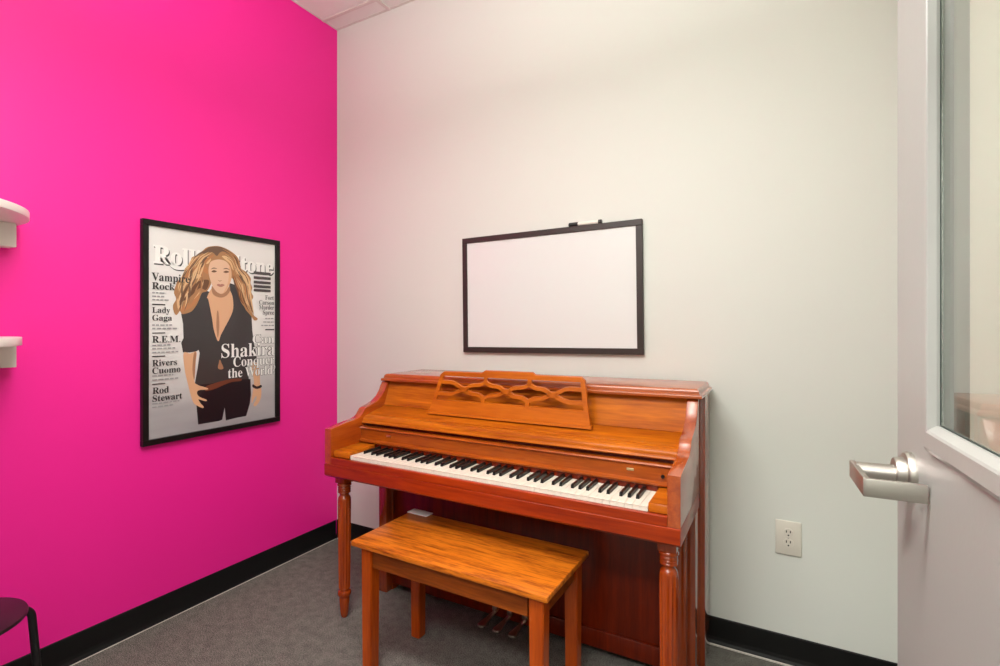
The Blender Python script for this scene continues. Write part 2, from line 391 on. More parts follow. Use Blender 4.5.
# front legs, turned and fluted
def leg_prof():
    P = [(.026, .629), (.026, .588), (.0285, .586), (.0305, .582), (.0305, .577), (.027, .574), (.0245, .572)]
    for k in range(3):
        z = .570-k*.009; P += [(.0255, z), (.0275, z-.003), (.0275, z-.006), (.0245, z-.0085)]
    P += [(.021, .541), (.0195, .537), (.0195, .533), (.022, .530), (.0255, .5255), (.0275, .519), (.0285, .510)]
    for k in range(1, 12): P.append((.0285-.0035*(k/11.)**1.3, .51-k*.0345))
    P += [(.0245, .128), (.021, .122), (.021, .118), (.0265, .115), (.0290, .108), (.0290, .102), (.0265, .095), (.020, .092), (.020, .088), (.0225, .084), (.0215, .06), (.0190, .03), (.0165, .010), (.013, .002), (.012, .0)]
    return P
for x in (.665, 2.036):
    bm = B(); P = leg_prof(); add_lathe(bm, P[1:], x, -.583, 48, (.13, .512, 12, .0035))
    add_box(bm, x-.028, x+.028, -.611, -.555, .588, .629, .002)
    obj('leg', bm, 'wood_leg', pn, 40)
# pedals
for i, x in enumerate((1.277, 1.347, 1.417)):
    bm = B()
    P = [(x-.008, -.312), (x-.009, -.37), (x-.013, -.41), (x-.0165, -.432), (x-.013, -.446), (x, -.451), (x+.013, -.446), (x+.0165, -.432), (x+.013, -.41), (x+.009, -.37), (x+.008, -.312)]
    add_prism(bm, P, .058, .066, 'z', .002)
    pd = obj('pedal', bm, 'pedal_metal', pn, 40)
    bm = B(); add_box(bm, x-.012, x+.012, -.330, -.311, .064, .100, .003); obj('pedal_bracket', bm, 'pedal_metal', pd, 40)
# music desk with open fretwork, leaning on the shelf
def dk(u, v, d=0):      # u along the piano, v 0..1 up the slanted board, d forward
    return Vector((u, -.378+.044*v-d*.955, .8965+.184*v-d*.27))
def desk_poly(bm, pts, d0=0, d1=.011):
    t = bmesh.new(); A = [t.verts.new(dk(*p, d0)) for p in pts]; Z = [t.verts.new(dk(*p, d1)) for p in pts]
    t.faces.new(A); t.faces.new(Z[::-1]); k = len(pts)
    for i in range(k): t.faces.new((A[i], Z[i], Z[(i+1) % k], A[(i+1) % k]))
    merge(bm, t)
def desk_band(bm, pts, wd=.0145, d0=.001, d1=.010):
    k = 183/1.9e2; L, R = [], []
    P = [Vector((p[0], p[1]*.19)) for p in pts]
    for i, p in enumerate(P):
        d = (P[min(i+1, len(P)-1)]-P[max(i-1, 0)]).normalized(); nrm = Vector((-d.y, d.x))*wd/2
        L.append(p+nrm); R.append(p-nrm)
    for i in range(len(P)-1):
        desk_poly(bm, [(q.x, q.y/.19) for q in (L[i], L[i+1], R[i+1], R[i])], d0, d1)
DCX = 1.347
def side(v): return .372-.038*v
bm = B()
desk_poly(bm, [(DCX-side(0), 0), (DCX+side(0), 0), (DCX+side(0), .04), (DCX+side(.33), .33), (DCX-side(.33), .33), (DCX-side(0), .04)])
desk_poly(bm, [(DCX-side(0)-.006, 0), (DCX+side(0)+.006, 0), (DCX+side(0)+.006, .045), (DCX-side(0)-.006, .045)], .0, .018)
for s in (-1, 1):
    q = [(DCX+s*side(.32), .32), (DCX+s*side(.93), .93), (DCX+s*(side(.93)-.019), .93), (DCX+s*(side(.32)-.019), .32)]
    desk_poly(bm, q)
top = [(-side(.93), .93), (-side(.93)+.016, 1.0), (-.127, 1.0), (-.112, 1.055), (.112, 1.055), (.127, 1.0), (side(.93)-.016, 1.0), (side(.93), .93),
       (side(.93)-.019, .905), (-side(.93)+.019, .905)]
desk_poly(bm, [(DCX+a, b_) for a, b_ in top])
N = .206
def ogee(a, b_, flip=1, n=10):
    """S curve from a to b_."""
    out = []
    for i in range(n+1):
        t_ = i/n; s_ = t_+flip*.13*math.sin(2*PI*t_)
        out.append((a[0]+(b_[0]-a[0])*t_, a[1]+(b_[1]-a[1])*(t_ + flip*.14*math.sin(2*PI*t_))))
    return out
cv, tv, bv = .615, .80, .43
for k in (-1, 0):
    n0, n1 = DCX+k*N, DCX+(k+1)*N; mid = (n0+n1)/2
    for (nx, sx) in ((n0+.012, 1), (n1-.012, -1)):
        desk_band(bm, ogee((nx, cv+.02), (mid, tv))); desk_band(bm, ogee((nx, cv-.02), (mid, bv)))
    desk_band(bm, [(mid, tv-.03), (mid, .92)], .017); desk_band(bm, [(mid, bv+.03), (mid, .31)], .017)
for k in (-1, 0, 1):
    desk_poly(bm, [(DCX+k*N-.022, cv-.055), (DCX+k*N+.022, cv-.055), (DCX+k*N+.022, cv+.055), (DCX+k*N-.022, cv+.055)], .001, .010)
for s in (-1, 1):
    nx = DCX+s*(N+.012); e = DCX+s*(side(.6)-.01)
    desk_band(bm, [(nx, cv+.02), (nx+s*.022, cv+.075), (nx+s*.040, .735), (nx+s*.058, .755), (e+s*.002, .755)])
    desk_band(bm, [(nx, cv-.02), (nx+s*.022, cv-.075), (nx+s*.040, .50), (nx+s*.058, .48), (e+s*.006, .48)])
obj('music_desk', bm, 'wood_desk', pn)

# upper case sheared slightly down towards the bass end to suit the camera alignment
for ch in pn.children_recursive:
    for v in ch.data.vertices:
        if v.co.z > .76: v.co.z -= .012*min(1, max(0, (2.1-(v.co.x+1.357))/1.45))*min(1, (v.co.z-.76)/.22)

# ------------------------------------------------------------------ piano bench
bn = thing('piano_bench', 'rectangular orange-brown wooden piano bench pushed partly under the keyboard', 'bench', (1.36, -.67, 0))
bx0, bx1, by0, by1, bz = .968, 1.751, -.848, -.498, .49
bm = B(); add_box(bm, bx0, bx1, by0, by1, bz-.019, bz, .003); obj('bench_lid', bm, 'bench_top', bn, 35)
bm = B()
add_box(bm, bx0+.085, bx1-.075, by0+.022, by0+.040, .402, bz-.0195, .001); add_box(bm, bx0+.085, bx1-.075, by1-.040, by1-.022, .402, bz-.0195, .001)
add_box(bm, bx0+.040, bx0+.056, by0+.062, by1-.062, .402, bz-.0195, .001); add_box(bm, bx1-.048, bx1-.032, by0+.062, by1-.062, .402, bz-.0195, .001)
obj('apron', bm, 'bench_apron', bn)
for sx in (0, 1):
    for sy in (0, 1):
        x = bx0+.037 if not sx else bx1-.063-.004; y = by0+.014 if not sy else by1-.014-.048
        bm = B()
        t = bmesh.new()
        tp = [(x, y), (x+.048, y), (x+.048, y+.048), (x, y+.048)]
        ins = .003
        bt = [(x+ins, y+ins), (x+.048-ins, y+ins), (x+.048-ins, y+.048-ins), (x+ins, y+.048-ins)]
        A = [t.verts.new((*p, bz-.0195)) for p in tp]; Z = [t.verts.new((*p, 0)) for p in bt]
        t.faces.new(A); t.faces.new(Z[::-1])
        for i in range(4): t.faces.new((A[i], Z[i], Z[(i+1) % 4], A[(i+1) % 4]))
        bmesh.ops.bevel(t, geom=[e for e in t.edges if abs(e.verts[0].co.z-e.verts[1].co.z) > .1], offset=.003, segments=2, affect='EDGES')
        merge(bm, t); obj('leg', bm, 'bench_leg', bn, 35)
bn.rotation_euler = (0, 0, -.012)
# card lying on the bench
bm = B(); t = bmesh.new(); add_box(bm, 0, .10, 0, .046, bz+.0003, bz+.004, .0006, 1)
bmesh.ops.rotate(bm, verts=bm.verts, cent=(0, 0, 0), matrix=Matrix.Rotation(-.03, 3, 'Z')); bmesh.ops.translate(bm, verts=bm.verts, vec=(.968, -.526, 0))
o = obj('card', bm, 'paper_white', origin=(1.01, -.50, bz)); tag(o, 'small blank white card lying at the back left corner of the piano bench', 'card')

# ------------------------------------------------------------------ framed magazine-cover poster
fy0, fy1, fz0, fz1 = -1.075, -.415, .769, 1.720
po = thing('framed_poster', 'framed magazine cover poster of a long-haired woman in a black shirt on the pink wall', 'poster', (.001, -.745, .769))
bm = B(); fw, fd = .024, .024
def frame_boxes(bm, a0, a1, z0, z1, wd, d0, d1, plane):
    for aa, ab, za, zb in ((a0, a1, z1-wd, z1), (a0, a1, z0, z0+wd), (a0, a0+wd, z0+wd, z1-wd), (a1-wd, a1, z0+wd, z1-wd)):
        if plane == 'x': add_box(bm, d0, d1, aa, ab, za, zb, .0015, 1)
        else: add_box(bm, aa, ab, d0, d1, za, zb, .0015, 1)
frame_boxes(bm, fy0, fy1, fz0, fz1, fw, .001, fd, 'x'); obj('frame', bm, 'black_frame', po)
bm = B(); add_box(bm, .002, .012, fy0+.01, fy1-.01, fz0+.01, fz1-.01); obj('poster_sheet', bm, 'print_backdrop', po)
LAY = [.0122]
def nl(): LAY[0] += .00008; return LAY[0]
def flat(bm, pts, x, mi=0):
    vs = [Vector((0, p[0], p[1])) for p in pts]
    bv = [bm.verts.new((x, p[0], p[1])) for p in pts]
    for tri in geometry.tessellate_polygon([vs]):
        try: f = bm.faces.new([bv[i] for i in tri]); f.material_index = mi
        except ValueError: pass
    return bm
def face_out(bm, n=Vector((1, 0, 0))):
    bm.normal_update()
    for f in bm.faces:
        if f.normal.dot(n) < 0: f.normal_flip()
def smooth_poly(pts, n=4):
    out = []; k = len(pts)
    for i in range(k):
        p0, p1, p2, p3 = (Vector(pts[(i+j-1) % k]) for j in range(4))
        for s in range(n):
            t_ = s/n
            out.append(tuple(.5*((2*p1)+(p2-p0)*t_+(2*p0-5*p1+4*p2-p3)*t_**2+(3*p1-p0-3*p2+p3)*t_**3)))
    return out
PP={
'shirt':[(-0.8370,1.4190),(-0.8770,1.3750),(-0.9150,1.3250),(-0.9070,1.2820),(-0.9050,1.2180),(-0.9150,1.1970),(-0.9070,1.1540),(-0.8770,1.1520),(-0.8480,1.1560),(-0.8380,1.1620),(-0.8330,1.1480),(-0.8430,1.0760),(-0.8550,1.0130),(-0.8460,0.9710),(-0.5770,0.9400),(-0.5860,0.9960),(-0.5990,1.0820),(-0.5720,1.0930),(-0.5410,1.0860),(-0.5490,1.1390),(-0.5600,1.1850),(-0.5690,1.2510),(-0.5730,1.3230),(-0.6040,1.3750),(-0.6310,1.4090),(-0.6570,1.4710),(-0.6880,1.4780),(-0.6980,1.4340),(-0.7480,1.4130),(-0.7860,1.4300),(-0.8100,1.4370)],
'jeans':[(-0.8530,1.0040),(-0.8510,0.9540),(-0.8460,0.8890),(-0.8400,0.8220),(-0.7950,0.8220),(-0.7410,0.8220),(-0.7260,0.8260),(-0.7140,0.8810),(-0.7080,0.8190),(-0.6570,0.8230),(-0.6020,0.8240),(-0.5830,0.8810),(-0.5760,0.9280),(-0.5790,1.0060),(-0.6880,1.0110),(-0.7860,1.0020)],
'chest':[(-0.7990,1.4060),(-0.7930,1.3920),(-0.7760,1.3090),(-0.7670,1.2530),(-0.7470,1.1990),(-0.7330,1.2290),(-0.7170,1.2580),(-0.6750,1.3390),(-0.6720,1.3970),(-0.6830,1.4350),(-0.7080,1.4630),(-0.7670,1.4590)],
'chest_shade':[(-0.7520,1.3370),(-0.7550,1.2710),(-0.7480,1.2150),(-0.7410,1.2710),(-0.7450,1.3370)],
'belly':[(-0.7380,1.1120),(-0.7300,1.0960),(-0.7200,1.0710),(-0.7330,1.0650),(-0.7470,1.0730),(-0.7430,1.0960)],
'belt':[(-0.8050,0.9920),(-0.7670,1.0020),(-0.7280,1.0100),(-0.6780,1.0150),(-0.6310,1.0130),(-0.6310,1.0010),(-0.6780,1.0000),(-0.7180,0.9900),(-0.7570,0.9770),(-0.8050,0.9710)],
'left_arm':[(-0.9050,1.1510),(-0.8770,1.1480),(-0.8480,1.1540),(-0.8510,1.1080),(-0.8570,1.0240),(-0.8430,1.0040),(-0.8190,0.9930),(-0.7960,0.9830),(-0.7980,0.9770),(-0.8380,0.9780),(-0.8450,0.9640),(-0.8330,0.9470),(-0.8020,0.9310),(-0.8050,0.9240),(-0.8280,0.9330),(-0.8390,0.9360),(-0.8280,0.9160),(-0.8150,0.9000),(-0.8210,0.8950),(-0.8460,0.9100),(-0.8620,0.9260),(-0.8720,0.9550),(-0.8860,1.0110),(-0.8990,1.0710)],
'arm_shade':[(-0.8600,1.1450),(-0.8490,1.1490),(-0.8520,1.1080),(-0.8570,1.0270),(-0.8660,1.0730)],
'right_arm':[(-0.5770,1.0860),(-0.5420,1.0810),(-0.5290,1.0320),(-0.5250,0.9770),(-0.5180,0.9400),(-0.5220,0.9030),(-0.5390,0.8750),(-0.5560,0.8650),(-0.5630,0.8760),(-0.5490,0.8970),(-0.5470,0.9170),(-0.5610,0.9030),(-0.5680,0.8860),(-0.5740,0.8940),(-0.5660,0.9450),(-0.5600,0.9870),(-0.5690,1.0420)],
'bracelet':[(-0.5660,0.9780),(-0.5440,0.9650),(-0.5200,0.9700),(-0.5170,0.9580),(-0.5440,0.9520),(-0.5680,0.9640)],
'hair':[(-0.7870,1.6410),(-0.7530,1.6480),(-0.7230,1.6460),(-0.6870,1.6340),(-0.6530,1.6120),(-0.6370,1.5840),(-0.6310,1.5550),(-0.6050,1.5400),(-0.5790,1.5120),(-0.5790,1.4860),(-0.5700,1.4640),(-0.5750,1.4410),(-0.5640,1.4170),(-0.5770,1.3910),(-0.5690,1.3650),(-0.5660,1.3290),(-0.5390,1.3080),(-0.5580,1.2990),(-0.5800,1.3250),(-0.6040,1.3500),(-0.6120,1.3640),(-0.6310,1.3890),(-0.6450,1.4230),(-0.6550,1.4710),(-0.6730,1.4990),(-0.6930,1.5120),(-0.7130,1.5480),(-0.7430,1.5600),(-0.7720,1.5380),(-0.7770,1.5050),(-0.7810,1.4670),(-0.8000,1.4330),(-0.8230,1.4230),(-0.8360,1.3920),(-0.8510,1.3620),(-0.8700,1.3380),(-0.8950,1.3270),(-0.9120,1.3250),(-0.9210,1.3380),(-0.9290,1.3260),(-0.9380,1.3200),(-0.9470,1.3350),(-0.9500,1.3630),(-0.9370,1.3900),(-0.9460,1.4200),(-0.9330,1.4640),(-0.9170,1.4840),(-0.9020,1.5060),(-0.9000,1.5260),(-0.8770,1.5550),(-0.8690,1.5800),(-0.8460,1.5940),(-0.8210,1.6160),(-0.8050,1.6320)],
'hair_dark_top':[(-0.8190,1.6110),(-0.7990,1.6310),(-0.7810,1.6400),(-0.7530,1.6460),(-0.7280,1.6450),(-0.6980,1.6340),(-0.6730,1.6180),(-0.6880,1.6160),(-0.7180,1.6260),(-0.7380,1.6190),(-0.7530,1.6010),(-0.7720,1.6150),(-0.7950,1.6120),(-0.8140,1.5980)],
'hair_light_a':[(-0.8690,1.5740),(-0.8420,1.5900),(-0.8050,1.5950),(-0.7810,1.5840),(-0.7980,1.5590),(-0.8330,1.5640),(-0.8600,1.5520),(-0.8800,1.5270),(-0.8860,1.5400)],
'hair_light_b':[(-0.7280,1.6040),(-0.6980,1.6050),(-0.6680,1.5870),(-0.6440,1.5600),(-0.6420,1.5360),(-0.6730,1.5430),(-0.6880,1.5720),(-0.7130,1.5890)],
'hair_light_c':[(-0.6200,1.5230),(-0.5990,1.5100),(-0.5910,1.4710),(-0.5990,1.4200),(-0.5880,1.3760),(-0.6040,1.3850),(-0.6200,1.4190),(-0.6280,1.4680)],
'hair_light_d':[(-0.9250,1.4610),(-0.9040,1.4830),(-0.8770,1.4920),(-0.8510,1.5080),(-0.8230,1.5010),(-0.8510,1.4850),(-0.8770,1.4690),(-0.9040,1.4450),(-0.9210,1.4170),(-0.9290,1.4300)],
'hair_light_e':[(-0.9340,1.3860),(-0.9170,1.4040),(-0.8910,1.4190),(-0.8640,1.4430),(-0.8460,1.4440),(-0.8690,1.4160),(-0.8950,1.3920),(-0.9170,1.3650),(-0.9290,1.3460)],
'hair_light_f':[(-0.8460,1.4220),(-0.8350,1.4360),(-0.8370,1.4040),(-0.8550,1.3710),(-0.8820,1.3480),(-0.8990,1.3430),(-0.8730,1.3750)],
'hair_dark_a':[(-0.8770,1.5230),(-0.8460,1.5440),(-0.8100,1.5480),(-0.7940,1.5260),(-0.8000,1.5120),(-0.8230,1.5240),(-0.8510,1.5210),(-0.8770,1.5010),(-0.9040,1.4760),(-0.8950,1.4990)],
'hair_dark_b':[(-0.8510,1.4670),(-0.8230,1.4820),(-0.7930,1.4850),(-0.7910,1.4660),(-0.8050,1.4380),(-0.8280,1.4450),(-0.8460,1.4350),(-0.8770,1.4020),(-0.9080,1.3830),(-0.8860,1.4190)],
'hair_dark_c':[(-0.6730,1.5180),(-0.6520,1.4960),(-0.6360,1.4580),(-0.6310,1.4140),(-0.6150,1.3800),(-0.6390,1.4040),(-0.6540,1.4470),(-0.6680,1.4800)],
'hair_dark_d':[(-0.6040,1.4600),(-0.5830,1.4460),(-0.5940,1.4200),(-0.5800,1.4010),(-0.5910,1.3760),(-0.6040,1.4050),(-0.6120,1.4340)],
'hair_dark_e':[(-0.9040,1.3650),(-0.8820,1.3750),(-0.8910,1.3520),(-0.9120,1.3340),(-0.9210,1.3470)],
'neck_shade':[(-0.7770,1.4580),(-0.7570,1.4360),(-0.7330,1.4230),(-0.7080,1.4360),(-0.6910,1.4640),(-0.6880,1.4400),(-0.7080,1.4150),(-0.7380,1.4060),(-0.7720,1.4210)],
'face':[(-0.7930,1.5170),(-0.7900,1.5550),(-0.7770,1.5750),(-0.7410,1.5860),(-0.7050,1.5780),(-0.6840,1.5460),(-0.6810,1.5040),(-0.6930,1.4670),(-0.7130,1.4360),(-0.7340,1.4250),(-0.7570,1.4340),(-0.7780,1.4650)],
'face_shade':[(-0.6930,1.5620),(-0.6840,1.5460),(-0.6810,1.5040),(-0.6930,1.4670),(-0.7130,1.4360),(-0.7210,1.4320),(-0.7030,1.4680),(-0.6950,1.5070)],
'eye_l':[(-0.7800,1.5250),(-0.7680,1.5330),(-0.7540,1.5280),(-0.7670,1.5220)],
'eye_r':[(-0.7220,1.5280),(-0.7070,1.5360),(-0.6930,1.5310),(-0.7080,1.5250)],
'brow_l':[(-0.7830,1.5350),(-0.7690,1.5450),(-0.7520,1.5410),(-0.7690,1.5400)],
'brow_r':[(-0.7240,1.5420),(-0.7070,1.5490),(-0.6890,1.5410),(-0.7060,1.5440)],
'nose':[(-0.7500,1.4880),(-0.7400,1.4820),(-0.7280,1.4890),(-0.7380,1.4860),(-0.7430,1.4860)],
'lips':[(-0.7550,1.4640),(-0.7450,1.4700),(-0.7370,1.4680),(-0.7280,1.4710),(-0.7160,1.4660),(-0.7350,1.4560)]}
TX=[('Vampire', -1.037, 1.465, -0.88, 0.033, 'k'), ('Rock', -1.036, 1.428, -0.943, 0.029, 'k'), ('Lady', -1.035, 1.328, -0.963, 0.024, 'k'), ('Gaga', -1.035, 1.295, -0.955, 0.024, 'k'), ('R.E.M.', -1.035, 1.201, -0.92, 0.028, 'k'), ('Rivers', -1.035, 1.101, -0.934, 0.027, 'k'), ('Cuomo', -1.035, 1.069, -0.919, 0.026, 'k'), ('Rod', -1.034, 0.984, -0.968, 0.027, 'k'), ('Stewart', -1.034, 0.951, -0.912, 0.026, 'k'), ('Fort', -0.498, 1.407, -0.448, 0.022, 'g'), ('Carson', -0.533, 1.381, -0.446, 0.022, 'g'), ('Murder', -0.533, 1.356, -0.446, 0.022, 'g'), ('Spree', -0.512, 1.33, -0.446, 0.022, 'g'), ('Can', -0.569, 1.182, -0.445, 0.044, 'w'), ('Shakira', -0.732, 1.12, -0.443, 0.065, 'w'), ('Conquer', -0.672, 1.073, -0.445, 0.047, 'w'), ('the World?', -0.699, 1.021, -0.439, 0.045, 'w'), ('Rolling Stone', -1.03, 1.541, -0.448, 0.074, 'W')]
BARS=[(-1.035, -0.98, 1.41, 0.006, 's'), (-1.035, -0.987, 1.395, 0.006, 's'), (-1.035, -0.967, 1.381, 0.005, 's'), (-1.035, -0.955, 1.273, 0.006, 's'), (-1.035, -0.929, 1.258, 0.006, 's'), (-1.035, -0.959, 1.187, 0.006, 's'), (-1.035, -0.942, 1.173, 0.006, 's'), (-1.035, -0.929, 1.157, 0.005, 's'), (-1.035, -0.95, 1.057, 0.006, 's'), (-1.035, -0.929, 1.04, 0.006, 's'), (-1.035, -0.925, 0.94, 0.005, 's'), (-1.035, -0.95, 0.925, 0.006, 's'), (-1.035, -0.983, 1.361, 0.005, 'k'), (-1.035, -0.983, 1.24, 0.004, 'k'), (-1.035, -0.983, 1.14, 0.005, 'k'), (-1.035, -0.983, 1.023, 0.004, 'k'), (-0.563, -0.466, 1.533, 0.014, 'b'), (-0.563, -0.466, 1.509, 0.014, 'b'), (-0.563, -0.466, 1.486, 0.014, 'b'), (-0.563, -0.466, 1.465, 0.014, 'b'), (-0.563, -0.466, 1.446, 0.013, 'b'), (-0.498, -0.446, 1.307, 0.006, 's'), (-0.51, -0.446, 1.289, 0.005, 's'), (-0.521, -0.446, 1.271, 0.006, 's'), (-0.498, -0.445, 1.249, 0.006, 'k')]
GUIDE={'lo':[(-0.7770,1.6380),(-0.8420,1.5970),(-0.8880,1.5360),(-0.9170,1.4710),(-0.9340,1.3950),(-0.9340,1.3380)],
'li':[(-0.7620,1.6000),(-0.7950,1.5680),(-0.8120,1.5200),(-0.8190,1.4690),(-0.8420,1.4130),(-0.8910,1.3390)],
'ro':[(-0.7330,1.6440),(-0.6680,1.6110),(-0.6390,1.5600),(-0.5880,1.5010),(-0.5800,1.4210),(-0.5610,1.3210)],
'ri':[(-0.7330,1.5990),(-0.6880,1.5700),(-0.6700,1.5140),(-0.6470,1.4570),(-0.6260,1.3990),(-0.5830,1.3410)]}
PP["swash"]=[(-0.9830,1.5650),(-0.9690,1.5430),(-0.9500,1.5240),(-0.9250,1.5190),(-0.8970,1.5240),(-0.8770,1.5410),(-0.8910,1.5430),(-0.9140,1.5350),(-0.9380,1.5390),(-0.9550,1.5530),(-0.9670,1.5710)]

fig = [('shirt', 'shirt'), ('jeans', 'jeans'), ('belt', 'belt'), ('belly', 'skin_d'), ('left_arm', 'skin'), ('arm_shade', 'skin_d'), ('right_arm', 'skin'), ('bracelet', 'jeans'),
       ('chest', 'skin'), ('chest_shade', 'skin_d'), ('hair', 'hair'), ('neck_shade', 'skin_d'), ('hair_dark_top', 'hairtop'), ('hair_light_a', 'hair_l'), ('hair_light_b', 'hair_l'),
       ('hair_light_c', 'hair_l'), ('hair_light_d', 'hair_l'), ('hair_light_e', 'hair_l'), ('hair_light_f', 'hair_o'), ('hair_dark_a', 'hair_o'), ('hair_dark_b', 'hair_d'),
       ('hair_dark_c', 'hair_d'), ('hair_dark_d', 'hair_o'), ('hair_dark_e', 'hair_o'), ('face', 'face'), ('face_shade', 'skin'), ('eye_l', 'hair_d'), ('eye_r', 'hair_d'),
       ('brow_l', 'hairtop'), ('brow_r', 'hairtop'), ('nose', 'skin_d'), ('lips', 'lip')]
# lettering -----------------------------------------------------------
def serif(s):
    o = ''
    for ch in s:
        if 'A' <= ch <= 'Z': o += chr(0x1D400+ord(ch)-65)
        elif 'a' <= ch <= 'z': o += chr(0x1D41A+ord(ch)-97)
        else: o += ch
    return o
def text_mesh(s, offset=0):
    cu = bpy.data.curves.new('tmp_text', 'FONT'); cu.body = serif(s); cu.offset = offset; cu.fill_mode = 'BOTH' if hasattr(cu, 'fill_mode') else cu.fill_mode
    cu.resolution_u = 4
    o = bpy.data.objects.new('tmp_text', cu); C.objects.link(o)
    bpy.context.view_layer.update()
    dg = bpy.context.evaluated_depsgraph_get()
    me = bpy.data.meshes.new_from_object(o.evaluated_get(dg))
    bpy.data.objects.remove(o); bpy.data.curves.remove(cu)
    return me
_cap = text_mesh('E'); CAPH = max(v.co.y for v in _cap.vertices); bpy.data.meshes.remove(_cap)
def put_text(bm, s, a0, z, a1, cap, x, mi, offset=0, dy=0, dz=0):
    me = text_mesh(s, offset)
    xs = [v.co.x for v in me.vertices]; x0, x1 = min(xs), max(xs); sx = (a1-a0)/(x1-x0); sy = cap/CAPH
    vs = [bm.verts.new((x, a0+(v.co.x-x0)*sx+dy, z+v.co.y*sy+dz)) for v in me.vertices]
    for p in me.polygons:
        try: f = bm.faces.new([vs[i] for i in p.vertices]); f.material_index = mi
        except ValueError: pass
    bpy.data.meshes.remove(me)
bm = B(); x = nl()
for s, a0, z, a1, cap, c in TX:
    if c == 'W': put_text(bm, s, a0, z, a1, cap, x, 1, .022, .004, -.006)
flat(bm, [(p[0]+.003, p[1]-.005) for p in smooth_poly(PP['swash'])], x, 1)
x = nl()
flat(bm, smooth_poly(PP['swash']), x, 0)
for s, a0, z, a1, cap, c in TX:
    if c == 'W': put_text(bm, s, a0, z, a1, cap, x, 0, .022)
face_out(bm); obj('title_lettering', bm, ['ink_w', 'ink_sh'], po, 'raw')
mats = sorted(set(c for _, c in fig)); bm = B()
FACE = [k for k, _ in fig].index('face')
for k, c in fig[:FACE]: flat(bm, smooth_poly(PP[k]) if k not in ('shirt', 'jeans') else PP[k], nl(), mats.index(c))
def gp(name, t_):
    P = GUIDE[name]; t_ = min(max(t_, 0), .9999)*(len(P)-1); i = int(t_); f_ = t_-i
    q = [Vector(P[min(max(i+j-1, 0), len(P)-1)]) for j in range(4)]
    return .5*((2*q[1])+(q[2]-q[0])*f_+(2*q[0]-5*q[1]+4*q[2]-q[3])*f_**2+(3*q[1]-q[0]-3*q[2]+q[3])*f_**3)
random.seed(11); xs = nl()
for n_ in range(110):
    a_, b_ = ('lo', 'li') if n_ % 2 else ('ro', 'ri'); u = random.uniform(.0, 1); t0 = random.uniform(0, .7); t1 = min(1, t0+random.uniform(.2, .5))
    ph = random.uniform(0, 6); wd = random.uniform(.0018, .0042); Lp, Rp = [], []; K = 14
    cl = [gp(a_, t0+(t1-t0)*k/K).lerp(gp(b_, t0+(t1-t0)*k/K), min(1, max(0, u+.15*(t0+(t1-t0)*k/K)*math.sin(ph+9*(t0+(t1-t0)*k/K))))) for k in range(K+1)]
    for k in range(K+1):
        d = (cl[min(k+1, K)]-cl[max(k-1, 0)]).normalized(); n2 = Vector((-d.y, d.x))*wd*math.sin(PI*(k+.15)/(K+.3))
        Lp.append(tuple(cl[k]+n2)); Rp.append(tuple(cl[k]-n2))
    flat(bm, Lp+Rp[::-1], xs+n_*.000002, mats.index(random.choice(['hair_l', 'hair_l', 'hair_o', 'hair_d', 'hair', 'hairtop'])))
LAY[0] += .0003
for k, c in fig[FACE:]: flat(bm, smooth_poly(PP[k]), nl(), mats.index(c))
face_out(bm); obj('printed_figure', bm, ['ink_'+c for c in mats], po, 'raw')
MI = {'k': 0, 's': 1, 'b': 2, 'g': 3}; x = nl()
for left in (True, False):
    bm = B()
    for s, a0, z, a1, cap, c in TX:
        if c in MI and (a0 < -.75) == left: put_text(bm, s, a0, z, a1, cap, x, MI[c], .004)
    for a0, a1, z, th, c in BARS:
        if (a0 < -.75) != left: continue
        if c == 's':          # lines of print too small to read
            q = a0; random.seed(int(a0*1e4+z*1e5))
            while q < a1:
                wq = random.uniform(.010, .022); flat(bm, [(q, z), (min(q+wq, a1), z), (min(q+wq, a1), z+th), (q, z+th)], x, 1); q += wq+.004
        else: flat(bm, [(a0, z), (a1, z), (a1, z+th), (a0, z+th)], x, MI[c])
    face_out(bm); obj('cover_lettering', bm, ['ink_k', 'ink_s', 'ink_b', 'ink_g'], po, 'raw')
bm = B(); x = nl()
for s, a0, z, a1, cap, c in TX:
    if c == 'w': put_text(bm, s, a0, z, a1, cap, x, 1, .022)
x = nl()
for s, a0, z, a1, cap, c in TX:
    if c == 'w': put_text(bm, s, a0, z, a1, cap, x, 0)
face_out(bm); obj('headline_lettering', bm, ['ink_w', 'ink_k'], po, 'raw')

# ------------------------------------------------------------------ whiteboard, hung very slightly askew
wb = thing('whiteboard', 'white dry-erase board in a thin dark frame hung above the piano', 'whiteboard', (1.3685, -.001, 1.433))
cx, cz, wh, hh = 1.3685, 1.433, .4555, .290
bm = B(); frame_boxes(bm, cx-wh, cx+wh, cz-hh, cz+hh, .027, -.020, -.002, 'y'); fr = obj('frame', bm, 'brown_black_frame', wb)
bm = B(); add_box(bm, cx-wh+.02, cx+wh-.02, -.014, -.003, cz-hh+.02, cz+hh-.02); obj('writing_surface', bm, 'board_white', wb)
wb.rotation_euler = (0, -.0125, 0)
mk = thing('marker', 'white dry-erase marker with a black cap lying on top of the whiteboard frame', 'marker', (1.56, -.011, 1.735))
mz = 1.7335
bm = B(); add_lathe(bm, [(.0085, 1.532), (.009, 1.534), (.009, 1.626), (.0085, 1.628)], -.0115, mz, 20, axis='x'); obj('barrel', bm, 'plastic_white', mk, 40)
bm = B(); add_lathe(bm, [(.0075, 1.488), (.0105, 1.491), (.0105, 1.533)], -.0115, mz, 20, axis='x'); obj('cap', bm, 'plastic_black', mk, 40)
bm = B(); add_lathe(bm, [(.0102, 1.628), (.0102, 1.641), (.008, 1.643)], -.0115, mz, 20, axis='x'); obj('end_plug', bm, 'plastic_black', mk, 40)
mk.rotation_euler = (0, -.0125, 0)

